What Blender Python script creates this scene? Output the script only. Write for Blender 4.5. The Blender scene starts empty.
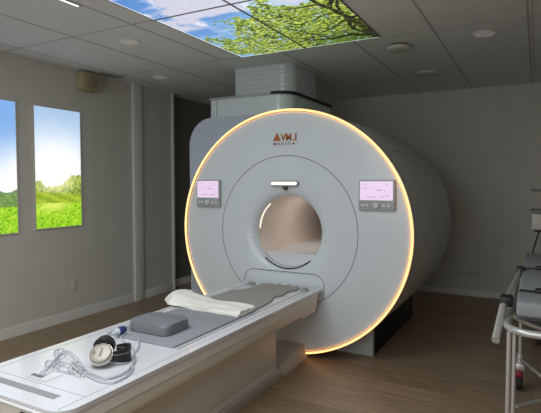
import bpy, bmesh, math, random
import numpy as np
from mathutils import Vector, Matrix

random.seed(7)
PI = math.pi
C = bpy.context.scene.collection
sc = bpy.context.scene

# ------------------------------------------------------------------ camera
H = 1.42
cam = bpy.data.objects.new('camera', bpy.data.cameras.new('camera'))
C.objects.link(cam)
cam.location = (0, 0, H)
cam.rotation_euler = (math.radians(90 - 2.694), 0, math.radians(28.682))
cam.data.sensor_fit = 'HORIZONTAL'
cam.data.sensor_width = 36
cam.data.lens = 36 * 488.5 / 541
cam.data.clip_start = 0.02
sc.camera = cam
sc.view_settings.view_transform = 'Standard'
sc.view_settings.look = 'None'
sc.view_settings.gamma = 1
sc.view_settings.use_curve_mapping = False
sc.view_settings.exposure = 0.0
w = bpy.data.worlds.new('world'); sc.world = w
w.use_nodes = True
w.node_tree.nodes['Background'].inputs[0].default_value = (0.02, 0.02, 0.022, 1)

_M = Matrix.Rotation(math.radians(28.682), 3, 'Z') @ Matrix.Rotation(math.radians(90 - 2.694), 3, 'X')
def at(px, py, z):
    """point of the horizontal plane z met by the sight line through a photo pixel"""
    d = _M @ Vector(((px - 270.5) / 488.5, -(py - 206.5) / 488.5, -1))
    t = (z - H) / d.z
    return Vector((d.x * t, d.y * t, z))

# ------------------------------------------------------------------ materials
def lin(c):
    return tuple(((v / 255) / 12.92 if v / 255 <= .04045 else ((v / 255 + .055) / 1.055) ** 2.4) for v in c)

def mat(name, rgb, rough=.5, metal=0.0, noise=.04, nscale=40, bump=0.0, bscale=200, emit=None, es=1.0, trans=0, coat=0, spec=.5):
    m = bpy.data.materials.new(name); m.use_nodes = True
    n, l = m.node_tree.nodes, m.node_tree.links
    p = n['Principled BSDF']
    p.inputs['Roughness'].default_value = rough
    p.inputs['Metallic'].default_value = metal
    p.inputs['Transmission Weight'].default_value = trans
    p.inputs['Coat Weight'].default_value = coat
    p.inputs['Specular IOR Level'].default_value = spec
    c = lin(rgb)
    tc = n.new('ShaderNodeTexCoord')
    if noise > 0:
        nz = n.new('ShaderNodeTexNoise'); nz.inputs['Scale'].default_value = nscale; nz.inputs['Detail'].default_value = 3
        l.new(tc.outputs['Object'], nz.inputs['Vector'])
        r = n.new('ShaderNodeValToRGB')
        r.color_ramp.elements[0].position = .3; r.color_ramp.elements[1].position = .7
        r.color_ramp.elements[0].color = (*[max(0, v * (1 - noise)) for v in c], 1)
        r.color_ramp.elements[1].color = (*[min(1, v * (1 + noise)) for v in c], 1)
        l.new(nz.outputs['Fac'], r.inputs['Fac'])
        l.new(r.outputs['Color'], p.inputs['Base Color'])
    else:
        p.inputs['Base Color'].default_value = (*c, 1)
    if bump > 0:
        nb = n.new('ShaderNodeTexNoise'); nb.inputs['Scale'].default_value = bscale; nb.inputs['Detail'].default_value = 2
        l.new(tc.outputs['Object'], nb.inputs['Vector'])
        b = n.new('ShaderNodeBump'); b.inputs['Strength'].default_value = bump; b.inputs['Distance'].default_value = .003
        l.new(nb.outputs['Fac'], b.inputs['Height'])
        l.new(b.outputs['Normal'], p.inputs['Normal'])
    if emit:
        p.inputs['Emission Color'].default_value = (*lin(emit), 1)
        p.inputs['Emission Strength'].default_value = es
    return m

def picture_mat(name, strength):
    m = bpy.data.materials.new(name); m.use_nodes = True
    n, l = m.node_tree.nodes, m.node_tree.links
    p = n['Principled BSDF']
    p.inputs['Base Color'].default_value = (.02, .02, .02, 1)
    p.inputs['Roughness'].default_value = .35
    a = n.new('ShaderNodeAttribute'); a.attribute_name = 'picture'
    l.new(a.outputs['Color'], p.inputs['Emission Color'])
    p.inputs['Emission Strength'].default_value = strength
    return m

def floor_mat():
    m = bpy.data.materials.new('wood_planks'); m.use_nodes = True
    n, l = m.node_tree.nodes, m.node_tree.links
    p = n['Principled BSDF']; p.inputs['Roughness'].default_value = .42
    tc = n.new('ShaderNodeTexCoord')
    br = n.new('ShaderNodeTexBrick')
    br.inputs['Scale'].default_value = 1.0
    br.inputs['Brick Width'].default_value = 1.25; br.inputs['Row Height'].default_value = .19
    br.inputs['Mortar Size'].default_value = .0016; br.offset = .37
    br.inputs['Color1'].default_value = (*lin((168, 146, 121)), 1)
    br.inputs['Color2'].default_value = (*lin((152, 131, 109)), 1)
    br.inputs['Mortar'].default_value = (*lin((128, 108, 88)), 1)
    l.new(tc.outputs['Object'], br.inputs['Vector'])
    mp = n.new('ShaderNodeMapping'); mp.inputs['Scale'].default_value = (1.3, 26, 1)
    l.new(tc.outputs['Object'], mp.inputs['Vector'])
    nz = n.new('ShaderNodeTexNoise'); nz.inputs['Scale'].default_value = 1.6; nz.inputs['Detail'].default_value = 6; nz.inputs['Roughness'].default_value = .65
    l.new(mp.outputs['Vector'], nz.inputs['Vector'])
    rp = n.new('ShaderNodeValToRGB')
    rp.color_ramp.elements[0].position = .3; rp.color_ramp.elements[0].color = (.55, .53, .5, 1)
    rp.color_ramp.elements[1].position = .72; rp.color_ramp.elements[1].color = (1.15, 1.13, 1.1, 1)
    l.new(nz.outputs['Fac'], rp.inputs['Fac'])
    mx = n.new('ShaderNodeMix'); mx.data_type = 'RGBA'; mx.blend_type = 'MULTIPLY'; mx.inputs['Factor'].default_value = 1
    l.new(br.outputs['Color'], mx.inputs['A']); l.new(rp.outputs['Color'], mx.inputs['B'])
    l.new(mx.outputs['Result'], p.inputs['Base Color'])
    b = n.new('ShaderNodeBump'); b.inputs['Strength'].default_value = .15; b.inputs['Distance'].default_value = .002
    l.new(nz.outputs['Fac'], b.inputs['Height']); l.new(b.outputs['Normal'], p.inputs['Normal'])
    return m

M = dict(
    wall=mat('wall_paint', (206, 204, 194), .8, noise=.015, nscale=3, bump=.05),
    wall_dark=mat('wall_darker_grey', (120, 119, 110), .8, noise=.02, nscale=3),  # darker grey tone of the recessed wall section
    trim=mat('trim_paint', (226, 225, 218), .55, noise=.01),
    ceil=mat('ceiling_tile', (232, 235, 235), .85, noise=.02, nscale=6, bump=.1, bscale=90),
    grid=mat('ceiling_grid_metal', (186, 185, 180), .5, noise=.02),
    floor=floor_mat(),
    shell=mat('gantry_shell', (213, 221, 225), .28, noise=.008, nscale=4, coat=.15),
    shell_side=mat('gantry_side_cover', (196, 200, 196), .42, noise=.01, nscale=4),
    cover=mat('gantry_shoulder', (176, 183, 198), .35, noise=.01, nscale=4),
    bore=mat('bore_liner', (226, 214, 204), .38, noise=.01),
    rim=mat('rim_metal', (176, 172, 166), .3, .6, noise=.02),
    dark=mat('dark_gap', (18, 18, 18), .6, noise=.05),
    tseam=mat('table_seam', (156, 160, 166), .6, noise=.02),
    seam=mat('seam_line', (92, 98, 104), .6, noise=.02),
    led=mat('led_ring', (255, 214, 150), .4, emit=(255, 176, 106), es=2.7, noise=0),
    boreled=mat('bore_led', (255, 240, 225), .4, emit=(255, 238, 215), es=1.3, noise=0),
    lampled=mat('front_lamp_led', (255, 240, 225), .4, emit=(255, 235, 220), es=1.1, noise=0),
    frame=mat('console_frame', (164, 168, 168), .4, noise=.02),
    button=mat('console_button', (205, 208, 206), .35, noise=.02),
    screen=mat('console_screen', (40, 36, 44), .3, emit=(240, 216, 243), es=.92, noise=0),
    mark=mat('console_print', (150, 120, 150), .5, noise=0),
    copper=mat('copper_lettering', (176, 100, 44), .4, .2, noise=.03),
    table=mat('table_shell', (226, 227, 230), .22, noise=.006, nscale=4, coat=.3),
    tside=mat('table_side', (232, 226, 217), .4, noise=.01),
    plinth=mat('table_plinth', (176, 170, 162), .45, noise=.01),
    strip=mat('grey_grip', (150, 153, 155), .6, noise=.03),
    mat_=mat('table_mat_fabric', (150, 154, 158), .75, noise=.04, nscale=90, bump=.15, bscale=400),
    coil=mat('coil_pad_fabric', (158, 156, 152), .8, noise=.05, nscale=60, bump=.2, bscale=300),
    foam=mat('grey_foam_vinyl', (126, 130, 134), .6, noise=.03, nscale=40, bump=.05),
    towel=mat('cream_cotton', (247, 246, 236), .95, noise=.04, nscale=60, bump=.35, bscale=260),
    black=mat('black_plastic', (22, 22, 24), .45, noise=.05),
    silver=mat('silver_plastic', (152, 147, 136), .35, .2, noise=.03),
    tube=mat('clear_tubing', (232, 236, 242), .15, noise=0, trans=.55),
    blue=mat('blue_rubber', (44, 60, 118), .6, noise=.15, nscale=120),
    plug=mat('grey_plug', (150, 152, 152), .5, noise=.03),
    alu=mat('brushed_aluminium', (206, 206, 202), .35, .55, noise=.03, nscale=60),
    mattress=mat('stretcher_vinyl', (142, 147, 150), .55, noise=.03, nscale=30, bump=.05),
    mside=mat('stretcher_base_vinyl', (92, 95, 97), .6, noise=.03),
    tyre=mat('rubber_tyre', (42, 42, 44), .7, noise=.05),
    red=mat('red_lever', (150, 34, 40), .45, noise=.04),
    offwhite=mat('offwhite_plastic', (206, 203, 192), .5, noise=.01),
    speaker=mat('yellowed_plastic', (176, 168, 138), .6, noise=.02),
    spk_grille=mat('speaker_grille', (150, 142, 114), .8, noise=.25, nscale=260),
    lens=mat('lamp_lens', (240, 240, 236), .45, noise=.01, emit=(255, 252, 245), es=.06),  # downlight lens given a faint glow of its own
    medgrey=mat('device_grey', (120, 122, 118), .5, noise=.03),
    slit=mat('linear_lamp', (255, 255, 255), .4, emit=(255, 255, 255), es=1.2, noise=0),
    pic_sky=picture_mat('lit_sky_print', 1.15),
    pic_field=picture_mat('lit_field_print', 1.08),
)

# ------------------------------------------------------------------ mesh helpers
def obj(name, bm, m, parent=None, smooth=40, loc=None):
    """bm holds world coordinates (unless loc is given); one mesh object, origin on its parent / loc"""
    bmesh.ops.recalc_face_normals(bm, faces=bm.faces[:])
    me = bpy.data.meshes.new(name)
    o = bpy.data.objects.new(name, me); C.objects.link(o)
    off = Vector((0, 0, 0))
    if parent:
        o.parent = parent
        q = parent
        while q: off += q.location; q = q.parent
    elif loc is not None:
        off = Vector(loc); o.location = off
    bmesh.ops.translate(bm, verts=bm.verts[:], vec=-off)
    bm.to_mesh(me); bm.free()
    me.materials.append(m)
    if smooth:
        for p in me.polygons: p.use_smooth = True
        me.set_sharp_from_angle(angle=math.radians(smooth))
    return o

def thing(name, label, cat, loc, group=None):
    o = bpy.data.objects.new(name, None); C.objects.link(o)
    o.empty_display_size = .1
    o.location = loc; o['label'] = label; o['category'] = cat
    if group: o['group'] = group
    return o

def tag(o, label, cat, group=None):
    o['label'] = label; o['category'] = cat
    if group: o['group'] = group
    return o

def struct(name, bm, m, parent=None, smooth=30):
    o = obj(name, bm, m, parent, smooth)
    if not parent: o['kind'] = 'structure'
    return o

def dup(root, loc, label, group=None, rotz=None):
    r = root.copy(); C.objects.link(r); r.location = loc
    if rotz is not None: r.rotation_euler = (0, 0, rotz)
    r['label'] = label
    if group: r['group'] = group
    for ch in list(root.children):
        c = ch.copy(); C.objects.link(c); c.parent = r
        for g in ch.children:
            d = g.copy(); C.objects.link(d); d.parent = c
    return r

def box(bm, a, b, bev=0, seg=2):
    x0, x1 = sorted((a[0], b[0])); y0, y1 = sorted((a[1], b[1])); z0, z1 = sorted((a[2], b[2]))
    v = [bm.verts.new(p) for p in ((x0,y0,z0),(x1,y0,z0),(x1,y1,z0),(x0,y1,z0),(x0,y0,z1),(x1,y0,z1),(x1,y1,z1),(x0,y1,z1))]
    fs = [bm.faces.new([v[i] for i in f]) for f in ((3,2,1,0),(4,5,6,7),(0,1,5,4),(1,2,6,5),(2,3,7,6),(3,0,4,7))]
    if bev:
        es = list({e for f in fs for e in f.edges})
        bmesh.ops.bevel(bm, geom=es, offset=bev, segments=seg, affect='EDGES', profile=.5)
    return bm

def nb(): return bmesh.new()
def B(a, b, bev=0, seg=2): return box(nb(), a, b, bev, seg)

def prism(bm, pts, h0, h1, axis='z', bev0=0, bev1=0, seg=3):
    """outline pts (2D) pushed along an axis from h0 to h1"""
    f = {'z': lambda p, h: (p[0], p[1], h), 'y': lambda p, h: (p[0], h, p[1]), 'x': lambda p, h: (h, p[0], p[1])}[axis]
    a = [bm.verts.new(f(p, h0)) for p in pts]; b = [bm.verts.new(f(p, h1)) for p in pts]
    fa = bm.faces.new(a); fb = bm.faces.new(b[::-1])
    n = len(pts)
    for i in range(n): bm.faces.new((a[i], b[i], b[(i+1) % n], a[(i+1) % n]))
    if bev1: bmesh.ops.bevel(bm, geom=list(fb.edges), offset=bev1, segments=seg, affect='EDGES', profile=.5)
    if bev0 and fa.is_valid: bmesh.ops.bevel(bm, geom=list(fa.edges), offset=bev0, segments=seg, affect='EDGES', profile=.5)
    return bm

def rrect(x0, x1, y0, y1, r, seg=8):
    """rounded rectangle; r = one radius or (x0y0, x1y0, x1y1, x0y1)"""
    if not hasattr(r, '__len__'): r = (r,) * 4
    out = []
    for (cx, cy, q), rr in zip(((x0, y0, 2), (x1, y0, 3), (x1, y1, 0), (x0, y1, 1)), r):
        if rr <= 0: out.append((cx, cy)); continue
        ox = cx + rr if cx == x0 else cx - rr
        oy = cy + rr if cy == y0 else cy - rr
        for k in range(seg + 1):
            t = (q + k / seg) * PI / 2
            out.append((ox + rr * math.cos(t), oy + rr * math.sin(t)))
    return out

def smooth_path(pts, n=6, closed=False):
    P = [Vector(p) for p in pts]; out = []
    N = len(P)
    for i in range(N if closed else N - 1):
        if closed: p0, p1, p2, p3 = P[(i-1) % N], P[i], P[(i+1) % N], P[(i+2) % N]
        else: p0, p1, p2, p3 = P[max(i-1, 0)], P[i], P[i+1], P[min(i+2, N-1)]
        for k in range(n):
            t = k / n
            out.append(.5 * ((2*p1) + (p2-p0)*t + (2*p0-5*p1+4*p2-p3)*t*t + (3*p1-p0-3*p2+p3)*t**3))
    if not closed: out.append(P[-1])
    return out

def tube(bm, pts, r, seg=10, closed=False):
    P = [Vector(p) for p in pts]; n = len(P)
    rs = r if hasattr(r, '__len__') else [r] * n
    rings = []; up = None
    for i in range(n):
        if closed: t = P[(i+1) % n] - P[i-1]
        else: t = P[min(i+1, n-1)] - P[max(i-1, 0)]
        t.normalize()
        if up is None:
            up = Vector((0, 0, 1)) if abs(t.z) < .9 else Vector((1, 0, 0))
        up = (up - t * up.dot(t)); up.normalize()
        s = t.cross(up)
        rings.append([bm.verts.new(P[i] + rs[i] * (math.cos(2*PI*k/seg) * up + math.sin(2*PI*k/seg) * s)) for k in range(seg)])
    for i in range(n if closed else n - 1):
        a, b = rings[i], rings[(i+1) % n]
        for k in range(seg): bm.faces.new((a[k], a[(k+1) % seg], b[(k+1) % seg], b[k]))
    if not closed:
        bm.faces.new(rings[0][::-1]); bm.faces.new(rings[-1])
    return bm

def T(pts, r, seg=10, closed=False): return tube(nb(), pts, r, seg, closed)

def lathe(bm, prof, c, axis='z', seg=48, caps=True):
    """prof = [(h, a) or (h, a, b)] about the axis through c"""
    rings = []
    for q in prof:
        h, a = q[0], q[1]; b = q[2] if len(q) > 2 else a
        ring = []
        for k in range(seg):
            t = 2*PI*k/seg; u, v = a*math.cos(t), b*math.sin(t)
            p = {'z': (c[0]+u, c[1]+v, c[2]+h), 'y': (c[0]+u, c[1]+h, c[2]+v), 'x': (c[0]+h, c[1]+u, c[2]+v)}[axis]
            ring.append(bm.verts.new(p))
        rings.append(ring)
    for a, b in zip(rings, rings[1:]):
        for k in range(seg): bm.faces.new((a[k], a[(k+1) % seg], b[(k+1) % seg], b[k]))
    if caps: bm.faces.new(rings[0][::-1]); bm.faces.new(rings[-1])
    return bm
def L(prof, c, axis='z', seg=48, caps=True): return lathe(nb(), prof, c, axis, seg, caps)

def letters(text, size, loc, depth, m, parent, name, bold=0.0, rx=PI/2, sx=1.0):
    cu = bpy.data.curves.new(name, 'FONT'); cu.body = text; cu.size = size; cu.extrude = depth; cu.offset = bold
    to = bpy.data.objects.new(name, cu); C.objects.link(to)
    dg = bpy.context.evaluated_depsgraph_get(); dg.update()
    me = bpy.data.meshes.new_from_object(to.evaluated_get(dg))
    bpy.data.objects.remove(to); bpy.data.curves.remove(cu)
    bm = nb(); bm.from_mesh(me); bpy.data.meshes.remove(me)
    bmesh.ops.scale(bm, vec=(sx, 1, 1), verts=bm.verts[:])
    bmesh.ops.rotate(bm, matrix=Matrix.Rotation(rx, 3, 'X'), verts=bm.verts[:])
    bmesh.ops.translate(bm, vec=loc, verts=bm.verts[:])
    return obj(name, bm, m, parent, 0)

# ------------------------------------------------------------------ numpy noise for the lit prints
_rng = np.random.RandomState(3); _G = _rng.rand(256, 256)
def vnoise(x, y):
    xi = np.floor(x).astype(int); yi = np.floor(y).astype(int)
    fx = x - xi; fy = y - yi
    fx = fx*fx*(3-2*fx); fy = fy*fy*(3-2*fy)
    g = lambda i, j: _G[i % 256, j % 256]
    return (g(xi, yi)*(1-fx)+g(xi+1, yi)*fx)*(1-fy) + (g(xi, yi+1)*(1-fx)+g(xi+1, yi+1)*fx)*fy
def fbm(x, y, o=4):
    s = 0; a = .5; t = 0
    for i in range(o):
        s = s + a*vnoise(x*2**i+17*i, y*2**i+9*i); t += a; a *= .55
    return s / t
def sstep(a, b, v):
    t = np.clip((v-a)/(b-a), 0, 1); return t*t*(3-2*t)
def mixc(c0, c1, f):
    return c0*(1-f[..., None]) + np.array(c1, float)*f[..., None]
def to_lin(c):
    c = np.clip(c, 0, 255)/255
    return np.where(c <= .04045, c/12.92, ((c+.055)/1.055)**2.4)

def print_mesh(name, pts, cols, m, parent):
    """pts (n,k,3) world grid, cols (n,k,3) srgb"""
    n, k, _ = pts.shape
    off = Vector((0, 0, 0)); q = parent
    while q: off += q.location; q = q.parent
    v = (pts.reshape(-1, 3) - np.array(off))
    idx = np.arange(n*k).reshape(n, k)
    f = np.stack([idx[:-1, :-1], idx[1:, :-1], idx[1:, 1:], idx[:-1, 1:]], -1).reshape(-1, 4)
    me = bpy.data.meshes.new(name)
    me.from_pydata(v.tolist(), [], f.tolist())
    at_ = me.attributes.new('picture', 'FLOAT_COLOR', 'POINT')
    c = np.concatenate([to_lin(cols.reshape(-1, 3)), np.ones((n*k, 1))], 1).astype(np.float32)
    at_.data.foreach_set('color', c.ravel())
    me.materials.append(m)
    o = bpy.data.objects.new(name, me); C.objects.link(o); o.parent = parent
    return o

# ================================================================== ROOM
XL, XR, YB, YF, ZC = -4.24, 3.2, 6.58, -2.4, 2.6
XA = -4.36                                       # alcove wall set back beyond the far post
struct('floor', B((XA-.2, YF-.1, -.1), (XR+.1, YB+.1, 0)), M['floor'])
struct('wall_left', B((XL-.12, YF-.1, 0), (XL, 5.06, ZC)), M['wall'])
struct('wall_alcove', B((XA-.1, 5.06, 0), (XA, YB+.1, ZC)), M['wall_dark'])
struct('wall_back', B((XA, YB, 0), (XR+.1, YB+.1, ZC)), M['wall'])
struct('wall_right', B((XR, YF-.1, 0), (XR+.1, YB, ZC)), M['wall'])
struct('wall_front', B((XL, YF-.1, 0), (XR, YF, ZC)), M['wall'])
struct('ceiling', B((XA-.2, YF-.1, ZC), (XR+.1, YB+.1, ZC+.1)), M['ceil'])
bm = nb()
box(bm, (XL, YF, 0), (XL+.014, 4.32, .085)); box(bm, (XL, YF, .085), (XL+.009, 4.32, .1)); box(bm, (XL, 4.47, 0), (XL+.014, 5.03, .1), .003)
struct('baseboard_left', bm, M['trim'])
struct('baseboard_alcove', B((XA, 5.07, 0), (XA+.014, YB, .1), .003), M['trim'])
bm = nb(); box(bm, (XA+.014, YB-.014, 0), (XR, YB, .055), .003); box(bm, (XA+.014, YB-.009, .055), (XR, YB, .07))
struct('baseboard_back', bm, M['trim'])
bm = nb(); box(bm, (XA+.014, YB-.022, .285), (XR, YB, .335), .006)
struct('trim_1', bm, M['wall'])                   # rail along the back wall
struct('trim_2', B((XL, 4.32, 0), (XL+.035, 4.47, ZC), .006), M['trim'])     # post on the left wall
struct('trim_3', B((XL, 5.03, 0), (XL+.03, 5.065, ZC), .004), M['trim'])     # post at the alcove
k = 4
for x in (-.40, -1.75, .95):
    struct('trim_%d' % k, B((x-.025, YB-.008, .335), (x+.025, YB, ZC), .002), M['wall']); k += 1
for y in (3.72, 2.2):
    struct('trim_%d' % k, B((XL, y-.012, .1), (XL+.0012, y+.012, ZC), 0), M['wall']); k += 1
# ceiling grid: thin tees, staggered as in the room
def tee(a, b, wd=.012, h=.003, m='grid'):
    global k
    if a[0] == b[0]: bm = B((a[0]-wd/2, a[1], ZC-h), (a[0]+wd/2, b[1], ZC))
    else: bm = B((a[0], a[1]-wd/2, ZC-h), (b[0], a[1]+wd/2, ZC))
    struct('trim_%d' % k, bm, M[m]); k += 1
for y in (.36, 1.55, 2.735, 3.925): tee((XL, y), (XR, y))
tee((XL, 5.1), (-2.9, 5.1))
for x in (-4.0,): tee((x, YF), (x, YB), .01)
for x in (-3.31, -2.67, -.735, -.09, .555, 1.2): tee((x, YF), (x, YB if x > -1 or x < -3 else 3.925), .012)
for x in (-.06,): tee((x, YF), (x, YB), .006)
for x in (-2.05, -1.375): tee((x, 3.925), (x, YB))

# ------------------------------------------------------------------ backlit sky panels in the ceiling
branches = []
def br(pts, r0, r1):
    P = [at(a, b, ZC) for a, b in pts]
    for i in range(len(P)-1):
        f0, f1 = i/(len(P)-1), (i+1)/(len(P)-1)
        branches.append((P[i].x, P[i].y, P[i+1].x, P[i+1].y, (r0+(r1-r0)*f0)*1.45, (r0+(r1-r0)*f1)*1.45))
br([(379,35),(370,30),(349,16),(337,11),(330,8),(319,3),(310,-2),(290,-8)], .030, .008)
br([(374,33),(364,31),(353,28),(345,16),(340,8),(336,0)], .020, .008)
br([(374,33),(351,34),(331,38),(310,39),(290,43)], .026, .006)
br([(349,16),(360,14),(372,18)], .012, .008)
br([(349,17),(340,22),(333,27),(325,31)], .012, .006)
br([(319,3),(308,6),(292,8),(280,10)], .010, .004)
br([(330,8),(331,-6),(328,-20)], .016, .008)
br([(353,28),(358,22),(362,16)], .009, .006)
br([(331,38),(300,30),(276,26),(262,20)], .008, .003)
br([(310,39),(285,36),(262,38)], .008, .003)
br([(337,11),(325,14),(312,20),(300,24)], .008, .003)

def sky_print(X, Y):
    hx, hy = -1.10, 3.95
    d = np.hypot((X-hx)*1.0, (Y-hy)*1.05)
    n1 = fbm(X*4.2+3, Y*4.2+5, 4)
    # sky and clouds
    col = np.zeros(X.shape+(3,)); col[:] = (104, 148, 206)
    deep = sstep(-1.9, -2.5, X)*sstep(2.75, 2.3, Y)
    col = mixc(col, (82, 130, 200), deep)
    cl = fbm(X*3.1+8.3, Y*4.4+2.1, 5)
    cl = sstep(.42, .62, cl + .16*np.exp(-((Y-2.62)/.2)**2) - .10*deep)
    col = mixc(col, (200, 200, 216), cl)
    col = mixc(col, (236, 232, 244), sstep(.55, .75, fbm(X*7+1, Y*7, 4))*cl)
    # foliage
    edge = 1.50 + .75*(n1-.5) - .18*sstep(3.75, 3.95, Y)
    fol = sstep(edge, edge-.40, d)
    l1 = fbm(X*34, Y*40, 3); l2 = fbm(X*64+9, Y*72+3, 3); l3 = fbm(X*9+30, Y*9, 3)
    holes = sstep(.36, .24, l1*.55+l3*.45 + .10*fol - .05)
    mask = np.clip(sstep(.40, .50, l1 + (fol-.80)*.9), 0, 1)*(1-holes)*(fol > .02)
    leaf = np.zeros(X.shape+(3,)); leaf[:] = (134, 156, 58)
    leaf = mixc(leaf, (208, 218, 104), sstep(.55, .72, l2))
    leaf = mixc(leaf, (78, 100, 34), sstep(.52, .36, l2))
    leaf = mixc(leaf, (40, 62, 16), sstep(.44, .32, l2*.6+l3*.4))
    lowr = sstep(3.35, 3.86, Y)*sstep(-1.95, -1.25, X)
    leaf = mixc(leaf, (52, 76, 30), .7*lowr)
    col = mixc(col, (150, 196, 226), .7*fol*(1-mask))
    c = col*(1-mask[..., None]) + leaf*mask[..., None]
    bmask = np.zeros(X.shape)
    wx = X + .018*(fbm(X*11, Y*11, 2)-.5)*2; wy = Y + .018*(fbm(X*11+5, Y*11+8, 2)-.5)*2
    for ax, ay, bx, by, r0, r1 in branches:
        dx, dy = bx-ax, by-ay
        t = np.clip(((wx-ax)*dx+(wy-ay)*dy)/(dx*dx+dy*dy), 0, 1)
        dd = np.hypot(wx-ax-t*dx, wy-ay-t*dy); r = r0+(r1-r0)*t
        bmask = np.maximum(bmask, sstep(r*1.1, r*.7, dd))
    bmask = bmask*(1-.40*sstep(.52, .62, l1))
    c = mixc(c, (34, 34, 18), bmask)
    return mixc(c, (222, 230, 240), np.clip((X < -2.434)*1.0 + (Y > 3.909)*.8, 0, 1))  # light leaking along the outer panel edges, put into the print colour

cols_x = [(-2.452, -1.795), (-1.795, -1.135)]
rows_y = [(1.55, 2.735, 'near'), (2.735, 3.925, 'far')]
labels = {(0, 1): 'backlit ceiling panel with blue sky and leaf tips, left panel nearest the scanner duct',
          (1, 1): 'backlit ceiling panel with green tree crown and dark branches at its corner',
          (0, 0): 'backlit ceiling panel of blue sky with pale clouds at top left',
          (1, 0): 'backlit ceiling panel cut by the top edge, clouds beside green leaves'}
for j, (y0, y1, _) in enumerate(rows_y):
    for i, (x0, x1) in enumerate(cols_x):
        t = thing('sky_ceiling_panel', labels[(i, j)], 'light panel', ((x0+x1)/2, (y0+y1)/2, ZC), 'sky print ceiling panels')
        g = .008
        bm = nb()
        for a, b in (((x0, y0), (x0+g, y1)), ((x1-g, y0), (x1, y1)), ((x0+g, y0), (x1-g, y0+g)), ((x0+g, y1-g), (x1-g, y1))):
            box(bm, (a[0], a[1], ZC-.008), (b[0], b[1], ZC-.0005))
        obj('frame', bm, M['medgrey'], t, 0)
        n, kk = 170, 300
        xs = np.linspace(x0+g, x1-g, n); ys = np.linspace(y0+g, y1-g, kk)
        X, Y = np.meshgrid(xs, ys, indexing='ij')
        pts = np.stack([X, Y, np.full(X.shape, ZC-.006)], -1)
        print_mesh('sky_print', pts, sky_print(X, Y), M['pic_sky'], t)

# thin linear lamp beside the panels
t = thing('linear_ceiling_lamp', 'thin bright linear lamp in the ceiling at top left of the sky panels', 'ceiling light', (-2.70, 1.6, ZC))
obj('lamp_channel', B((-2.715, .9, ZC-.006), (-2.685, 2.29, ZC-.0005)), M['medgrey'], t)
obj('lamp_strip', B((-2.709, .91, ZC-.009), (-2.691, 2.28, ZC-.006)), M['slit'], t)

# ------------------------------------------------------------------ backlit landscape windows on the left wall
def field_print(U, V, kind):
    n = fbm(U*5+kind*7, V*9, 4)
    col = np.zeros(U.shape+(3,))
    if kind == 2:
        top = np.array((166, 194, 226)); su, sv = .45, .46
    else:
        top = np.array((118, 164, 226)); su, sv = 1.25, .40
    col[:] = top
    col = mixc(col, (236, 244, 252), sstep(1.02 if kind == 2 else .86, .50 if kind == 2 else .36, V + .08*(n-.5)))
    if kind == 1: col = mixc(col, (134, 178, 232), .6*sstep(.55, .9, V))
    gl = np.exp(-(((U-su)/.48)**2 + ((V-sv)/.25)**2))
    col = mixc(col, (255, 255, 250), np.clip(gl*1.3, 0, 1))
    det = fbm(U*22+3, V*52+kind, 4)
    if kind == 2:
        hill = .335 + .10*sstep(.35, .9, U) + .05*np.exp(-((U-.08)/.12)**2) + .045*(fbm(U*9, U*0+4, 3)-.4)
        hc = np.zeros(U.shape+(3,)); hc[:] = (132, 158, 58)
        hc = mixc(hc, (84, 112, 34), sstep(.55, .35, det)); hc = mixc(hc, (178, 190, 70), sstep(.55, .7, det))
        hc = mixc(hc, (255, 252, 190), np.clip(np.exp(-(((U-.42)/.42)**2+((V-.42)/.13)**2))*1.15, 0, 1))
    else:
        hill = .30 + .09*np.sin(U*2.6+1.0)**2 + .02*fbm(U*9, U*0+2, 3)
        hc = np.zeros(U.shape+(3,)); hc[:] = (112, 136, 128)
        hc = mixc(hc, (128, 160, 84), sstep(.36, .27, V)); hc = mixc(hc, (84, 118, 60), sstep(.56, .4, det)*.6)
    col = np.where((sstep(hill+.006, hill-.006, V)[..., None]) > .5, hc, col)
    # mid field with oblique rows
    f = sstep(.292, .285, V+.03*(U-.5)) if kind == 2 else sstep(.20, .195, V+.02*U)
    rows = .5+.5*np.sin((V*90 + U*14)+4*det)
    mid = np.zeros(U.shape+(3,)); mid[:] = (176, 196, 56)
    mid = mixc(mid, (120, 152, 40), .7*rows)
    col = np.where((f > .5)[..., None], mid, col)
    gtop = .205 if kind == 2 else .20
    gr = np.zeros(U.shape+(3,)); gr[:] = (150, 206, 36)
    gr = mixc(gr, (196, 230, 60), sstep(.5, .7, fbm(U*30, V*90, 3))); gr = mixc(gr, (104, 168, 24), sstep(.5, .3, fbm(U*30+7, V*80, 3)))
    gr = mixc(gr, (236, 244, 120), .8*np.exp(-(((U-.35)/.35)**2+((V-.19)/.06)**2)) if kind == 2 else 0*U)
    return np.where((V < gtop)[..., None], gr, col)

def lit_window(y0, y1, z0, z1, kind, label):
    t = thing('landscape_light_panel', label, 'light panel', (XL, (y0+y1)/2, z0), 'landscape panels on the left wall')
    g = .012
    bm = nb()
    for a, b in (((y0-g, z0-g), (y0, z1+g)), ((y1, z0-g), (y1+g, z1+g)), ((y0, z0-g), (y1, z0)), ((y0, z1), (y1, z1+g))):
        box(bm, (XL+.0005, a[0], a[1]), (XL+.016, b[0], b[1]))
    obj('frame', bm, M['offwhite'], t, 0)
    ys = np.linspace(y0, y1, 110); zs = np.linspace(z0, z1, 260)
    Y, Z = np.meshgrid(ys, zs, indexing='ij')
    U = (Y-y0)/(y1-y0); V = (Z-z0)/(z1-z0)
    print_mesh('landscape_print', np.stack([np.full(Y.shape, XL+.012), Y, Z], -1), field_print(U, V, kind), M['pic_field'], t)
lit_window(3.03, 3.563, .982, 2.163, 2, 'backlit wall panel of sunrise over green field, the complete one')
lit_window(2.31, 2.842, .965, 2.168, 1, 'backlit wall panel of blue sky and meadow cut by the left photo edge')

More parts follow.
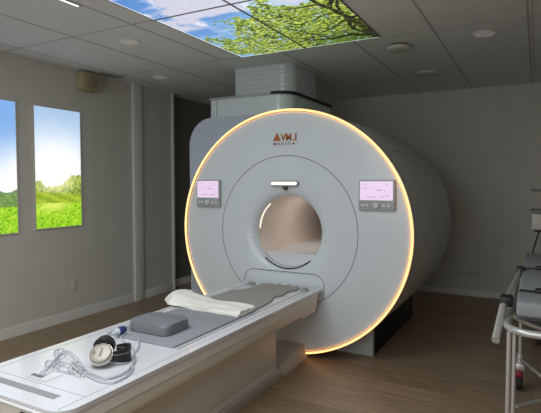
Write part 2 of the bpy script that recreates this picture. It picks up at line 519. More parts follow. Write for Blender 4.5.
# ------------------------------------------------------------------ wall speaker, outlet, vent
t = thing('wall_speaker', 'yellowed square loudspeaker box high on the left wall under the ceiling', 'speaker', (XL, 3.65, 2.39))
bm = nb()
prism(bm, [(XL+.001, 2.57), (XL+.11, 2.575), (XL+.085, 2.40), (XL+.001, 2.395)], 3.535, 3.755, 'y', .006, .006)
obj('housing', bm, M['speaker'], t)
bm = nb(); lathe(bm, [(-.003, .075), (.006, .075), (.010, .068)], (0, 0, 0), 'x', 32)
bmesh.ops.rotate(bm, matrix=Matrix.Rotation(.14, 3, 'Y'), verts=bm.verts[:])
bmesh.ops.translate(bm, vec=(XL+.098, 3.645, 2.485), verts=bm.verts[:])
obj('grille', bm, M['spk_grille'], t)
t = thing('wall_outlet', 'white double wall outlet low on the left wall below the landscape panels', 'outlet', (XL, 3.46, .29))
obj('cover_plate', B((XL+.0005, 3.425, .295), (XL+.007, 3.498, .42), .002), M['offwhite'], t)
for z in (.325, .39):
    s = obj('socket', B((XL+.007, 3.443, z-.019), (XL+.010, 3.48, z+.019), .001), M['offwhite'], t)
    bm = nb()
    for y in (3.453, 3.470): box(bm, (XL+.0095, y-.0015, z-.002), (XL+.0105, y+.0015, z+.010))
    obj('socket_slots', bm, M['dark'], s, 0)
t = thing('ceiling_vent', 'small slotted air vent in the ceiling beside the left wall', 'vent', (-4.09, 3.85, ZC))
bm = nb(); box(bm, (-4.17, 3.70, ZC-.008), (-4.04, 4.02, ZC-.0005), .002); obj('vent_frame', bm, M['grid'], t)
bm = nb()
for q in range(4): box(bm, (-4.158+q*.029, 3.715, ZC-.010), (-4.147+q*.029, 4.005, ZC-.0078))
obj('vent_slots', bm, M['medgrey'], t, 0)

# ------------------------------------------------------------------ downlights and detectors
t = thing('ceiling_downlight', 'round downlight left of the sky panels, the nearest one', 'ceiling light', (-3.012, 3.05, ZC), 'round ceiling downlights')
obj('trim_ring', L([(-.0005, .094), (-.006, .092), (-.008, .082), (-.004, .079), (-.0005, .079)], (-3.012, 3.05, ZC), 'z', 40, False), M['trim'], t)
obj('lens', L([(-.0008, .079), (-.004, .078), (-.005, .06)], (-3.012, 3.05, ZC), 'z', 40), M['lens'], t)
dup(t, (-3.70, 4.22, ZC), 'round downlight above the left wall post, the farther one')
dup(t, (-.40, 4.23, ZC), 'round flush downlight in the ceiling at upper right')
t = thing('smoke_detector', 'round white smoke detector hanging just beyond the sky panel corner', 'detector', (-1.07, 4.235, ZC))
obj('mounting_base', L([(-.0005, .075), (-.016, .075)], (-1.07, 4.235, ZC)), M['dark'], t)
obj('detector_cover', L([(-.014, .092), (-.017, .099), (-.036, .099), (-.045, .090), (-.049, .05)], (-1.07, 4.235, ZC)), M['offwhite'], t)
t = thing('ceiling_sounder', 'flat round white ceiling disc behind the smoke detector near the back wall', 'ceiling disc', (-1.06, 5.39, ZC))
obj('mounting_base', L([(-.0005, .11), (-.014, .11)], (-1.06, 5.39, ZC)), M['grid'], t)
obj('disc_cover', L([(-.012, .118), (-.016, .122), (-.026, .118), (-.032, .09)], (-1.06, 5.39, ZC)), M['offwhite'], t)

# ================================================================== MRI SCANNER
XG, ZG, YG = -1.8275, 1.019, 3.60
EA, EB = 1.036, 1.003
scn = thing('mri_scanner', 'large white round MRI scanner with glowing amber ring and open bore', 'MRI scanner', (XG, 4.4, 0))
G = (XG, 0, ZG)
prof = [(3.648, .99, .957), (3.642, EA-.012, EB-.012), (3.606, EA-.012, EB-.012), (3.600, EA-.020, EB-.020), (3.5995, EA-.026, EB-.026), (3.599, EA-.05, EB-.05), (3.597, .80, .78), (3.596, .50, .50), (3.597, .43, .43),
        (3.600, .395, .395), (3.605, .367, .367), (3.613, .343, .343), (3.624, .324, .324), (3.638, .311, .311), (3.652, .304, .304), (3.67, .302, .302)]
obj('front_panel', L(prof, G, 'y', 160, False), M['shell'], scn, 60)
obj('bore_tunnel', L([(3.67, .302), (3.9, .300), (5.35, .300), (5.48, .33), (5.545, .36)], G, 'y', 96, False), M['bore'], scn, 60)
def ell(a, b, y, t0=0, t1=2*PI, n=160):
    return [(XG+a*math.cos(t0+(t1-t0)*i/n), y, ZG+b*math.sin(t0+(t1-t0)*i/n)) for i in range(n if abs(t1-t0) > 6.2 else n+1)]
obj('light_ring', T(ell(EA, EB, 3.5925), .0075, 10, True), M['led'], scn, 80)
obj('outer_rim', L([(3.600, EA+.004, EB+.001), (3.593, EA+.009, EB+.004), (3.595, EA+.016, EB+.009), (3.640, EA+.018, EB+.010), (3.645, EA+.006, EB+.003), (3.612, EA-.01, EB-.01), (3.600, EA+.004, EB+.001)], G, 'y', 160, False), M['rim'], scn, 60)
obj('shadow_gap', L([(3.640, EA-.008, EB-.004), (3.690, EA-.012, EB-.006)], G, 'y', 128, False), M['dark'], scn, 60)
obj('body_shell', L([(3.675, .98, .95), (3.675, EA+.004, EB+.002), (3.70, EA+.010, EB+.004), (4.1, EA+.016, EB+.006), (4.9, EA+.014, EB+.006), (5.36, EA+.002, EB-.002)], G, 'y', 160, False), M['shell_side'], scn, 60)
obj('rear_seam', L([(5.358, EA-.010, EB-.012), (5.368, EA-.010, EB-.012)], G, 'y', 128, False), M['dark'], scn, 60)
obj('rear_cover', L([(5.366, EA-.02, EB-.02), (5.367, EA+.001, EB-.003), (5.42, EA-.012, EB-.016), (5.49, EA-.06, EB-.06), (5.53, EA-.13, EB-.13), (5.545, .80, .78), (5.55, .36, .36)], G, 'y', 160, False), M['shell_side'], scn, 60)
# lengthwise seam on the right flank
ts = math.asin(.665/1.008)
obj('side_seam', T([(XG+(EA+.0155)*math.cos(ts), y, ZG+(EB+.0055)*math.sin(ts)) for y in (3.95, 4.1)] + [(XG+(EA+.0137)*math.cos(ts), 4.9, ZG+(EB+.0057)*math.sin(ts)), (XG+(EA+.002)*math.cos(ts), 5.35, ZG+(EB-.002)*math.sin(ts))], .0025, 6), M['seam'], scn)
# seams on the face
obj('panel_seam', T(ell(.634*.986, .640*.986, 3.5965), .0026, 6, True), M['seam'], scn, 80)
o = rrect(-2.223, -1.482, .50, .688, (0, 0, .09, .09), 8)
o = o[1:-1] if False else o
path = [(x, 3.5955, z) for x, z in o]
i0 = max(range(len(path)), key=lambda i: (path[i][0], -path[i][2]))
path = path[1:] + path[:1]
obj('dock_seam', T(path, .0026, 6), M['seam'], scn, 80)
# bore details
obj('bore_gap', T(ell(.311, .311, 3.634, math.radians(-132), math.radians(-48), 40), .0055, 8), M['dark'], scn, 80)
for a0, a1 in ((131, 177), (3, 49)):
    obj('bore_light', T(ell(.299, .299, 3.70, math.radians(a0), math.radians(a1), 30), .0045, 8), M['boreled'], scn, 80)
for s in (-1, 1):
    obj('bore_rail', T(smooth_path([(XG+s*.37, 3.602, ZG-.055), (XG+s*.318, 3.625, ZG-.07), (XG+s*.29, 3.68, ZG-.085)], 6), [.003]*6+[.006]*7, 8), M['shell'], scn)
bm = nb()
prism(bm, [(XG+.299*math.cos(t_), ZG+.299*math.sin(t_)) for t_ in [math.radians(-141+q*102/24) for q in range(25)]], 3.685, 5.2, 'y', .004)
obj('bore_floor', bm, M['table'], scn)
# front lamp
fl = obj('front_lamp', prism(nb(), rrect(-1.957, -1.701, 1.398, 1.444, .0225), 3.568, 3.600, 'y', .006), M['frame'], scn)
obj('lamp_diffuser', prism(nb(), rrect(-1.947, -1.711, 1.409, 1.433, .0115), 3.564, 3.570, 'y', .002), M['lampled'], fl)
obj('sensor', L([(3.575, .012), (3.578, .018), (3.600, .022)], (-1.827, 0, 1.385), 'y', 20), mat('sensor_brown', (84, 74, 62), .5), scn)
# consoles
def console(x0, x1, z0, z1):
    f = obj('console', prism(nb(), rrect(x0, x1, z0, z1, .008, 3), 3.566, 3.599, 'y', .005), M['frame'], scn)
    w_, h_ = x1-x0, z1-z0
    s = obj('screen', prism(nb(), rrect(x0+.035*w_*1.2, x1-.045*w_*1.2, z0+.34*h_, z1-.045*h_, .003, 2), 3.5635, 3.568, 'y'), M['screen'], f)
    bm = nb()
    sx0, sw, sz0, sh = x0+.05*w_, .88*w_, z0+.36*h_, .58*h_
    for u, v, du, dv in ((.52, .52, .17, .022), (.10, .62, .1, .012), (.30, .62, .06, .012), (.75, .48, .08, .012), (.9, .52, .04, .012), (.82, .20, .08, .02), (.2, .14, .3, .012), (.6, .14, .2, .012), (.12, .85, .08, .01), (.8, .82, .08, .01)):
        obj('screen_mark', B((sx0+u*sw, 3.5628, sz0+v*sh), (sx0+(u+du)*sw, 3.5636, sz0+(v+dv)*sh+.0015)), M['mark'], f, 0)
    xm = (x0+x1)/2; zb = z0+.17*h_
    for u in (.12, .24, .70, .84):
        obj('button', B((x0+u*w_-.012, 3.562, zb-.011), (x0+u*w_+.012, 3.567, zb+.011), .002), M['button'], f)
    obj('knob', L([(3.550, .019), (3.553, .022), (3.567, .023)], (xm, 0, zb), 'y', 24), M['button'], f)
console(-2.715, -2.463, 1.212, 1.454)
console(-1.191, -.915, 1.217, 1.447)
# logo: triangle with mark, letters
lg = obj('logo_triangle', prism(nb(), [(-1.944, 1.772), (-1.870, 1.772), (-1.905, 1.842)], 3.594, 3.5975, 'y'), M['copper'], scn, 0)
letters('VM', .078, (-1.868, 3.5955, 1.773), .002, M['copper'], scn, 'logo_letters', .0028, sx=.90)
letters('.', .078, (-1.762, 3.5955, 1.773), .002, M['copper'], scn, 'logo_letters', .0036, sx=.9)
letters('I', .078, (-1.742, 3.5955, 1.773), .002, M['copper'], scn, 'logo_letters', .0036, sx=.9)
letters('M E D I C A', .030, (-1.942, 3.5955, 1.738), .002, M['copper'], scn, 'logo_small_letters', .0006, sx=1.34)
# pedestal, shoulder cover, turret, duct
obj('pedestal', B((-2.55, 3.86, .0), (-1.158, 5.3, .42), .008), M['shell_side'], scn)
obj('pedestal_side', B((-1.160, 3.90, .0), (-1.154, 5.28, .415), .001), M['dark'], scn)
obj('shoulder_cover', prism(nb(), rrect(-3.005, -2.18, .0, 2.045, (0, 0, .05, .26), 14), 3.84, 5.2, 'y', .012), M['cover'], scn)
tu = obj('turret_cover', prism(nb(), rrect(-2.955, -2.06, 4.11, 5.2, (.03, .16, .05, .03), 10), 1.95, 2.262, 'z', 0, .004), M['shell'], scn)
obj('turret_seam', B((-2.868, 4.1085, 2.04), (-2.864, 4.1105, 2.26)), M['seam'], tu)
obj('turret_top_plate', prism(nb(), rrect(-2.965, -2.045, 4.10, 5.21, (.03, .17, .05, .03), 10), 2.262, 2.283, 'z', .003, .003), M['frame'], scn)
obj('turret_gap', prism(nb(), rrect(-2.24, -2.040, 4.096, 5.213, (0, .17, .05, 0), 10), 2.266, 2.292, 'z'), M['dark'], scn)
bm = nb()
zz = 2.283; nrib = 7; hh = (ZC-.002-zz)/nrib
for q in range(nrib):
    prism(bm, rrect(-2.775, -2.125, 4.30, 5.02, (.02, .14, .14, .02), 10), zz+q*hh, zz+(q+1)*hh-.001, 'z', .004, .004, 2)
obj('ceiling_duct', bm, M['shell'], scn, 25)

# ================================================================== PATIENT TABLE
XT = -1.8325; X0, X1 = -2.177, -1.488; YN, YE = 1.150, 3.565; ZT = .585
tb = thing('patient_table', 'long white motorised patient table running up to the scanner bore', 'patient table', (XT, 2.3, 0))
bm = nb(); prism(bm, rrect(X0, X1, YN, YE, (.085, .085, .012, .012), 10), .558, ZT, 'z', .006, .012, 4)
obj('tabletop', bm, M['table'], tb)
bm = nb(); prism(bm, [(X0+.005, .558), (X0+.003, .512), (X0+.012, .506), (X0+.014, .452), (X0+.035, .428), (X1-.035, .428), (X1-.014, .452), (X1-.012, .506), (X1-.003, .512), (X1-.005, .558)], YN+.06, 3.50, 'y', .004, .004)
obj('apron', bm, M['tside'], tb)
obj('skirt', prism(nb(), rrect(-2.03, -1.645, 1.30, 3.10, .015, 4), .055, .428, 'z'), M['tside'], tb)
sk = obj('skirt_panel', B((-1.646, 1.36, .10), (-1.641, 3.06, .395), .002), M['tside'], tb)
obj('plinth', prism(nb(), rrect(-2.06, -1.618, 1.22, 3.16, .02, 4), 0, .058, 'z', 0, .012), M['plinth'], tb)
bm = nb()
va = [bm.verts.new(p) for p in ((-2.05, 3.16, .0), (-1.618, 3.16, 0), (-1.655, 3.16, .06), (-2.02, 3.16, .06), (-2.05, 3.585, 0), (-1.618, 3.585, 0), (-1.66, 3.585, .112), (-2.02, 3.585, .112))]
for f in ((0,1,2,3), (7,6,5,4), (0,4,5,1), (1,5,6,2), (2,6,7,3), (3,7,4,0)): bm.faces.new([va[i] for i in f])
obj('floor_ramp', bm, M['plinth'], tb, 0)
# front end: roll lip, slots, grip strip
obj('front_face', prism(nb(), rrect(X0+.03, X1-.03, YN+.010, YN+.3, .06, 6), .36, .558, 'z'), M['tside'], tb)
for x0, x1 in ((-1.97, -1.87), (-1.735, -1.65)):
    obj('front_slot', B((x0, YN+.004, .500), (x1, YN+.03, .540), .003), M['dark'], tb)
obj('front_lip', T([(X0+.07, YN+.001, .562), (X1-.08, YN+.001, .562)], .007, 10), M['table'], tb)
obj('grip_strip', B((-2.075, 1.222, ZT-.001), (-1.628, 1.258, ZT+.0012)), M['strip'], tb, 0)
gz0, gz1 = ZT-.001, ZT+.0008
bm = nb(); box(bm, (-1.537, 1.17, gz0), (-1.5345, 3.54, gz1)); obj('edge_groove', bm, M['tseam'], tb, 0)
bm = nb(); box(bm, (-2.132, 1.17, gz0), (-2.1295, 3.54, gz1)); obj('edge_groove', bm, M['tseam'], tb, 0)
bm = nb(); box(bm, (-2.13, 1.296, gz0), (-1.537, 1.2985, gz1)); obj('cross_groove', bm, M['tseam'], tb, 0)
bm = nb(); box(bm, (-1.578, 1.9, gz0), (-1.572, 3.5, gz1)); obj('rail_groove', bm, M['seam'], tb, 0)
bm = nb(); box(bm, (-2.098, 2.5, gz0), (-2.092, 3.5, gz1)); obj('rail_groove', bm, M['seam'], tb, 0)
# socket flap outline and socket plate
bm = nb(); box(bm, (-1.93, 1.315, gz0), (-1.80, 1.3175, gz1)); box(bm, (-1.8025, 1.3175, gz0), (-1.80, 1.40, gz1)); obj('flap_seam', bm, M['tseam'], tb, 0)
pl = obj('socket_plate', B((-1.925, 1.334, ZT-.001), (-1.858, 1.354, ZT+.003), .001), M['plug'], tb)
bm = nb()
for q in range(3): box(bm, (-1.918+q*.02, 1.339, ZT+.0025), (-1.908+q*.02, 1.349, ZT+.0036))
obj('socket_holes', bm, M['dark'], pl, 0)
# coil connectors at the far end
for (px, py) in ((303, 290.5), (250, 284.5)):
    p = at(px, py, ZT)
    a = obj('coil_connector', L([(-.001, .034, .05), (.010, .032, .047), (.020, .022, .034), (.022, .01, .014)], (p.x+.012, p.y, ZT), 'z', 24), M['plug'], tb)
    obj('connector_cap', B((p.x-.012, p.y-.03, ZT+.012), (p.x+.022, p.y+.0, ZT+.028), .005), M['frame'], a)
# bracket with button at the end of the right side
bk = obj('side_bracket', B((-1.535, 3.26, .415), (-1.512, 3.502, .50), .004), M['tside'], tb)
bm = L([(-.004, .019), (.004, .019), (.007, .015)], (-1.512, 3.455, .462), 'x', 20); obj('stop_button', bm, M['dark'], bk)
obj('indicator', B((-1.513, 3.36, .445), (-1.510, 3.40, .478), .001), M['frame'], bk)

# ------------------------------------------------------------------ things lying on the table
ZM = ZT+.012
o = obj('table_mat', prism(nb(), rrect(-2.075, -1.597, 1.90, 2.70, (.012, .012, .012, .012), 4), ZT+.001, ZM, 'z', 0, .004), M['mat_'], loc=(XT, 2.4, ZT))
tag(o, 'flat grey mat lying on the white table under the cushion and sheet', 'mat')
# shaped coil pad beyond the sheet: wavy outline
def pad_outline():
    pts = []
    for i in range(25):
        y = 2.70+i/24*.80
        pts.append((-1.612-.035*sstepf(2.72, 3.3, y)-.045*math.exp(-((y-3.12)/.05)**2)-.018*math.sin((y-2.7)*24)*sstepf(2.95, 3.1, y), y))
    for i in range(1, 14):
        x = -1.655-i/14*.39
        if x > -1.97: pts.append((x, 3.50+.014*math.sin(i*2.1)))
    for i in range(25):
        y = 3.48-i/24*.78
        pts.append((-2.066+.078*sstepf(3.12, 3.26, y)-.008*math.sin(y*9), y))
    return pts
def sstepf(a, b, v):
    t = min(1, max(0, (v-a)/(b-a))); return t*t*(3-2*t)
t = thing('spine_coil_pad', 'light grey scalloped coil pad at the scanner end of the table', 'coil pad', (XT, 3.2, ZT))
# sits on the mat's far part, so start it beyond the mat
pts = [(x, max(y, 2.706)) for x, y in pad_outline()]
q = []
for p in pts:
    if not q or (abs(p[0]-q[-1][0])+abs(p[1]-q[-1][1])) > 1e-4: q.append(p)
q = [p for i, p in enumerate(q) if not (p[1] <= 2.7061 and 0 < i < len(q)-1 and q[i-1][1] <= 2.7061 and q[(i+1) % len(q)][1] <= 2.7061)]
obj('pad', prism(nb(), q, ZT+.002, ZM, 'z', 0, .004), M['coil'], t)
for y, x0, x1 in ((3.515, -1.72, -1.69), (3.52, -1.80, -1.77), (3.52, -1.88, -1.85), (3.515, -1.96, -1.93)):
    obj('pad_tab', B((x0, y-.004, ZT+.003), (x1, y+.03, ZT+.014), .003), M['table'], t)

# foam cushion
def cushion():
    bm = nb()
    n, kx = 26, 20
    x0, x1, y0, y1 = -2.005, -1.722, 1.985, 2.205
    prism(bm, rrect(x0, x1, y0, y1, .045, 8), ZM, ZM+.060, 'z', .008, .014, 4)
    bmesh.ops.subdivide_edges(bm, edges=[e for e in bm.edges if e.calc_length() > .1], cuts=6, use_grid_fill=True)
    return bm
o = obj('foam_cushion', cushion(), M['foam'], loc=(-1.865, 2.09, ZM), smooth=60)
tag(o, 'thick grey vinyl foam cushion block with rounded corners on the table mat', 'cushion')

# folded sheet lying across the table
def sheet_layer(z0, near, far, th, k):
    """one folded layer: a slab running across the table, drooping over what lies under it"""
    bm = nb(); nu, nv = 56, 22
    def P(u, v):
        x = -1.600 - .600*u - (.012*k if u > .5 else 0)
        yn = 2.500 + .045*u + near + .010*math.sin(u*9+k) + .006*math.sin(u*19+2*k)
        yf = 2.735 + .110*u + far + .012*math.sin(u*6+1.3*k)
        y = yn + (yf-yn)*v
        puff = sstepf(.35, 1.0, u)*math.sin(PI*min(1, v*1.05))**.7
        z = z0 + th*(.55+.45*min(1, 6*min(v, 1-v)+.2)) + .030*puff*k + .004*math.sin(u*11+v*5+k) + .003*math.sin(v*15+u*4)
        return x, y, z
    g = [[bm.verts.new(P(i/nu, j/nv)) for j in range(nv+1)] for i in range(nu+1)]
    b = [[bm.verts.new((g[i][j].co.x, g[i][j].co.y, z0 if k == 0 else g[i][j].co.z-th)) for j in range(nv+1)] for i in range(nu+1)]
    for i in range(nu):
        for j in range(nv):
            bm.faces.new((g[i][j], g[i+1][j], g[i+1][j+1], g[i][j+1])); bm.faces.new((b[i][j+1], b[i+1][j+1], b[i+1][j], b[i][j]))
        bm.faces.new((b[i][0], b[i+1][0], g[i+1][0], g[i][0])); bm.faces.new((g[i][nv], g[i+1][nv], b[i+1][nv], b[i][nv]))
    for j in range(nv):
        bm.faces.new((g[0][j], g[0][j+1], b[0][j+1], b[0][j])); bm.faces.new((g[nu][j+1], g[nu][j], b[nu][j], b[nu][j+1]))
    return bm
t = thing('folded_sheet', 'cream cotton sheet folded lengthwise and laid across the table', 'sheet', (-1.9, 2.66, ZM))
obj('sheet_layer', sheet_layer(ZM+.001, 0, 0, .013, 0), M['towel'], t, 60)
obj('sheet_layer', sheet_layer(ZM+.015, .016, -.02, .012, 1), M['towel'], t, 60)
pts = [(-2.207-.016*math.sin(i/13*PI), 2.555+i/13*.275, ZM+.030+.012*math.sin(i/13*PI)) for i in range(14)]
obj('rolled_fold', T(pts, [.014+.014*math.sin(PI*(i/13)) for i in range(14)], 12), M['towel'], t, 80)

# headphones
R_ = Vector((.877, .48, 0)); F_ = Vector((-.48, .877, 0)); U_ = Vector((0, 0, 1))
hc = at(99, 369, ZT); hc = Vector((hc.x, hc.y, ZT))
hp = thing('headphones', 'black over-ear headphones with a silver ear cup lying on the table', 'headphones', hc)
def place(bm, origin, ax, up):
    """local z -> ax, local y -> up"""
    ax = ax.normalized(); s = up.cross(ax).normalized(); up2 = ax.cross(s)
    m = Matrix((s, up2, ax)).transposed()
    bmesh.ops.rotate(bm, matrix=m, verts=bm.verts[:]); bmesh.ops.translate(bm, vec=origin, verts=bm.verts[:])
    return bm
face = (-F_ + 1.25*U_ - .05*R_).normalized()
cc = hc + U_*.051 + F_*.034
def hring(prof, caps=True): return place(L(prof, (0, 0, 0), 'z', 36, caps), cc, face, U_)
cup = obj('ear_cup', hring([(.0, .049), (.014, .052), (.022, .049), (.024, .043), (.0245, .020)]), M['silver'], hp)
obj('cup_slot', place(B((.001, -.022, .0235), (.008, .024, .0255), .001), cc, face, U_), mat('cup_print', (110, 104, 94), .5), cup)
obj('cup_badge', place(B((-.034, -.010, .0235), (-.020, .004, .0252), .001), cc, face, U_), bpy.data.materials['cup_print'], cup)
obj('cup_rim', hring([(-.004, .046), (-.004, .054), (.012, .054), (.012, .046)], False), M['alu'], cup)
obj('ear_cushion', hring([(-.013, .034), (-.015, .042), (-.012, .046), (-.005, .047), (0, .045)]), M['black'], hp)
c2 = cc + F_*.115 - R_*.022 + U_*.006
f2 = (F_ + .1*U_).normalized()
obj('ear_cup', place(L([(-.006, .040), (0, .047), (.016, .047), (.022, .040)], (0, 0, 0), 'z', 36), c2, f2, U_), M['black'], hp)
obj('ear_cushion', place(L([(-.030, .034), (-.032, .044), (-.024, .050), (-.008, .049), (-.004, .04)], (0, 0, 0), 'z', 36), c2, f2, U_), M['black'], hp)
# headband: a broad strip standing on edge, bowing to the right
def band(w0, w1, th, zc, flat=1.0):
    bm = nb(); n = 28; rings = []
    for i in range(n+1):
        a = -PI/2 + PI*i/n
        base = cc*.5 + c2*.5; base = Vector((base.x, base.y, 0))
        half = .058
        p = base + F_*math.sin(a)*half*1.0 + R_*(.045+math.cos(a)*.078*flat) 
        nrm = (R_*math.cos(a)*.6 + F_*math.sin(a)).normalized()
        wd = w0 + (w1-w0)*math.sin(PI*i/n)
        rings.append([bm.verts.new(p + nrm*sx*th + U_*(zc+sz*wd)) for sx, sz in ((-1, -1), (1, -1), (1, 1), (-1, 1))])
    for a, b in zip(rings, rings[1:]):
        for k_ in range(4): bm.faces.new((a[k_], a[(k_+1) % 4], b[(k_+1) % 4], b[k_]))
    bm.faces.new(rings[0][::-1]); bm.faces.new(rings[-1])
    return bm
obj('headband', band(.018, .036, .006, ZT+.043), M['black'], hp, 60)
obj('headband_highlight', band(.0012, .0012, .0068, ZT+.052), M['frame'], hp, 60)  # thin pale strip standing in for the highlight along the headband
obj('yoke', T(smooth_path([cc - R_*.014 + U_*.042 + F_*.02, cc - R_*.012 + U_*.064 + F_*.032, cc + R_*.010 + U_*.064 + F_*.035, cc + R_*.018 + U_*.040 + F_*.032], 6), .0045, 8), M['black'], hp)

# clear tubing: pneumatic hoses in loops
def hose(pxs, r=.0042):
    P = smooth_path([(lambda p: (p.x, p.y, z))(at(a, b, z)) for a, b, z in pxs], 8)
    for p in P:
        p.z = max(p.z, (ZM if p.y > 1.875 else ZT+.0035) + r + .001)
    return T(P, r, 8)
z_ = ZT+.0055
t = thing('air_tubing', 'tangle of clear plastic air tubing looped round the headphones', 'tubing', at(75, 368, ZT))
obj('tube', hose([(38,374.5,ZT+.012),(46,368,ZT+.03),(55,359,ZT+.05),(62,352,ZT+.06),(68,351,ZT+.06),(76,357,ZT+.045),(83,366,ZT+.02),(91,374,z_),(104,378,z_),(118,376,z_),(129,370,z_),(135,361,z_),(134,354,z_),(139,347,z_),(137,339,z_),(128,335,z_),(121,337,ZT+.016)]), M['tube'], t, 80)
obj('tube', hose([(42,375,ZT+.012),(50,367,ZT+.025),(59,357,ZT+.045),(66,353,ZT+.05),(73,358,ZT+.035),(79,367,ZT+.012),(86,375,z_),(98,381,z_),(112,383,z_),(126,377,z_),(133,369,z_),(131,363,ZT+.016)]), M['tube'], t, 80)
obj('tube', hose([(60,349,z_+.03),(55,351,z_),(55,357,z_),(61,359,z_+.01),(66,354,z_+.03),(63,349,z_+.03),(58,351,z_+.012),(57,362,z_),(51,368,z_),(45,366,z_),(48,361,z_),(58,362,z_+.01),(70,365,z_+.014),(80,371,z_+.01),(84,377,z_)], .0035), M['tube'], t, 80)
obj('tube', hose([(72,362,z_),(78,366,z_+.008),(77,372,z_),(71,373,z_),(68,369,z_+.008),(72,364,z_+.016),(79,362,z_+.012),(83,368,z_+.006),(79,374,z_+.01),(72,371,z_+.014),(64,372,z_),(57,370,z_),(60,366,z_+.008)], .0035), M['tube'], t, 80)
obj('tube', hose([(86,372,z_),(98,379,z_),(113,378,z_),(126,372,z_),(134,362,z_),(134,352,z_),(130,345,z_),(122,341,z_)], .0035), M['tube'], t, 80)
obj('tube_clip', B(at(74, 368.5, z_)-Vector((.010, .006, .003)), at(74, 368.5, z_)+Vector((.010, .006, .014)), .003), mat('pink_clip', (206, 182, 172), .5), t)

# call bulb
p0 = at(114, 339.5, ZT); p1 = at(127, 334.5, ZT)
d = (p1-p0).normalized(); ln = (p1-p0).length
cb = thing('call_bulb', 'small blue squeeze call bulb with a pale neck near the cushion', 'call bulb', p0)
def bulb(prof):
    return place(L(prof, (0, 0, 0), 'z', 20), p0 + U_*.036, d, U_)
obj('bulb', bulb([(.030, .012), (.036, .019), (.050, .0215), (.068, .020), (.082, .015), (.088, .006)]), M['blue'], cb)
obj('neck', bulb([(-.012, .004), (0, .007), (.015, .012), (.031, .017)]), mat('pale_neck', (206, 212, 222), .4), cb)

# ================================================================== STRETCHER at the right
XS0, XS1, YS0, YS1, ZS = -.107, .60, 2.30, 4.18, .787
st = thing('hospital_stretcher', 'aluminium framed stretcher with grey mattress at the right photo edge', 'stretcher', ((XS0+XS1)/2, 3.2, 0))
obj('top_frame', T([(x, y, ZS) for x, y in rrect(XS0, XS1, YS0, YS1, .11, 8)], .0165, 12, True), M['alu'], st, 80)
def caster(x, y):
    w_ = obj('caster_wheel', L([(-.016, .040), (-.018, .058), (-.012, .066), (.012, .066), (.018, .058), (.016, .040)], (x, y, .066), 'x', 28), M['tyre'], st)
    obj('wheel_hub', L([(-.020, .030), (-.022, .022), (.022, .022), (.020, .030)], (x, y, .066), 'x', 20), M['medgrey'], w_)
    bm = nb()
    prism(bm, [(y-.030, .135), (y+.030, .135), (y+.020, .06), (y-.010, .05)], x-.030, x-.022, 'x', .002, .002)
    prism(bm, [(y-.030, .135), (y+.030, .135), (y+.020, .06), (y-.010, .05)], x+.022, x+.030, 'x', .002, .002)
    box(bm, (x-.034, y-.040, .135), (x+.034, y+.040, .19), .012); lathe(bm, [(.185, .026), (.25, .020)], (x, y, 0), 'z', 16)
    f = obj('caster_fork', bm, M['alu'], st)
    obj('brake_lever', B((x-.036, y-.085, .110), (x+.020, y-.035, .148), .010), M['red'], f)
XLg = XS0+.024
for x, y in ((XLg, YS0+.035), (XS1-.024, YS0+.035), (XLg, 3.73), (XS1-.024, 3.73)):
    s = 1 if x < .2 else -1
    if y < 3:
        obj('leg', T([(x-s*.013, y, .19), (x-s*.013, y, ZS-.012)], .0095), M['alu'], st)
        obj('leg', T([(x+s*.008, y+.004, .19), (x+s*.008, y+.004, ZS-.012)], .0085), M['alu'], st)
    else:
        obj('leg', T([(x, y, .20), (x, y, ZS)], .0125), M['alu'], st)
    caster(x, y)
obj('lower_brace', T([(XLg, 3.73, .215), (.045, 2.95, .385), (XS1-.024, 2.5, .47)], .008), M['alu'], st)
obj('lower_brace', T([(XS1-.024, 3.73, .215), (.30, 2.95, .385), (XLg+.02, 2.345, .45)], .008), M['alu'], st)
obj('cross_tube', T([(x, 2.62, z) for x, z in ((XS0, ZS), (-.03, ZS-.035), (.08, ZS-.065), (.42, ZS-.065), (.54, ZS-.035), (XS1, ZS))], .014), M['alu'], st)
obj('cross_tube', T([(XS0, 3.6, ZS), (XS1, 3.6, ZS)], .012), M['alu'], st)
for x_ in (XS0+.05, XS1-.05):
    for y_ in (2.62, 3.6):
        obj('tray_bracket', B((x_-.012, y_-.012, ZS-.01), (x_+.012, y_+.012, ZS+.024), .002), M['alu'], st)
obj('mattress_tray', B((XS0+.035, 2.44, ZS+.020), (XS1-.035, 4.13, ZS+.046), .006), M['mside'], st)
for y0, y1 in ((2.385, 2.63), (2.635, 3.36), (3.365, 4.14)):
    obj('mattress_section', B((-.072, y0, ZS+.046), (XS1-.035, y1, ZS+.113), .014, 3), M['mattress'], st)
for y in (2.64, 3.36):
    bm = nb(); box(bm, (-.068, y-.022, ZS+.108), (XS1-.04, y+.022, ZS+.118), .003)
    s_ = obj('strap', bm, M['black'], st)
    bm = nb(); box(bm, (.0, y-.03, ZS+.114), (.075, y+.03, ZS+.131), .006); obj('buckle', bm, M['black'], s_)
# folding side rail with black clamps
A_ = Vector((-.082, 3.30, .895)); Bq = Vector((-.122, 2.58, .866)); Cq = Vector((-.147, 2.32, .735))
obj('side_rail', T([A_, Bq], .0115), M['alu'], st)
obj('side_rail', T([Bq+Vector((-.008, -.02, -.02)), Cq], .0175), M['alu'], st)
bm = nb(); box(bm, A_-Vector((.020, .045, .030)), A_+Vector((.024, .045, .022)), .008); obj('rail_clamp', bm, M['black'], st)
bm = nb(); box(bm, Bq-Vector((.026, .040, .030)), Bq+Vector((.030, .040, .018)), .008); obj('rail_clamp', bm, M['black'], st)

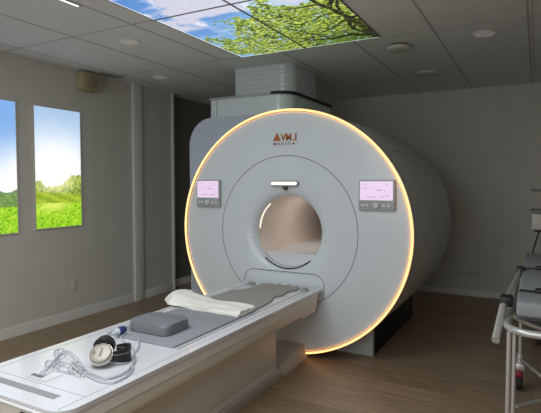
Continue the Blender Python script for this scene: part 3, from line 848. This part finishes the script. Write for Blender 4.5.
# ------------------------------------------------------------------ equipment trolley beyond the stretcher
YC = 5.0
ct = thing('equipment_trolley', 'grey equipment trolley with a white device box behind the stretcher', 'trolley', (.22, YC, 0))
bm = nb(); box(bm, (-.02, YC-.20, .07), (.46, YC+.22, .12), .02); obj('base', bm, M['medgrey'], ct)
for x in (.03, .41):
    for y in (YC-.15, YC+.17):
        obj('caster_wheel', L([(-.014, .03), (-.014, .036), (.014, .036), (.014, .03)], (x, y, .036), 'x', 18), M['tyre'], ct)
obj('post', T([(.22, YC+.08, .11), (.22, YC+.08, 1.45)], .022, 14), M['alu'], ct)
for z, x0 in ((1.35, -.05), (1.17, -.052)):
    bm = nb(); prism(bm, rrect(x0, .46, YC-.16, YC+.16, .04, 5), z, z+.018, 'z', .003, .003); obj('tray', bm, M['medgrey'], ct)
bx = obj('device_box', B((-.042, YC-.14, 1.015), (.05, YC-.02, 1.155), .008), M['offwhite'], ct)
obj('device_foot', B((-.022, YC-.13, .995), (.045, YC-.03, 1.02), .004), M['black'], ct)
obj('cable', T(smooth_path([(.02, YC-.08, 1.00), (.0, YC-.09, .93), (-.018, YC-.10, .85), (-.03, YC-.10, .79), (-.018, YC-.10, .765), (.04, YC-.08, .78), (.15, YC, .85), (.22, YC+.07, .9)], 6), .006, 8), M['black'], ct)

# ================================================================== LIGHT
def area(name, loc, sx, sy, power, col=(1, 1, 1), rot=(0, 0, 0)):
    l = bpy.data.lights.new(name, 'AREA'); l.shape = 'RECTANGLE'; l.size = sx; l.size_y = sy
    l.energy = power; l.color = col
    o = bpy.data.objects.new(name, l); C.objects.link(o); o.location = loc; o.rotation_euler = rot
    return o
area('unseen_ceiling_light', (-1.79, .95, ZC-.02), 1.2, 1.1, 34, (.94, .97, 1))
area('unseen_ceiling_light', (-.3, -.2, ZC-.02), 1.2, 1.1, 22, (.97, .98, 1))  # added fill for the table skirt and near floor, no fixture known
area('rear_fill_light', (-1.6, YF+.03, 1.55), 2.6, 1.6, 42, (.92, .97, 1), (-PI/2, 0, PI))  # added soft fill standing in for daylight, no window behind it
pl_ = bpy.data.lights.new('bore_lamp', 'POINT'); pl_.energy = 1.25; pl_.shadow_soft_size = .08; pl_.color = (1, .95, .90)
po = bpy.data.objects.new('bore_lamp', pl_); C.objects.link(po); po.location = (XG+.10, 4.25, ZG+.15)
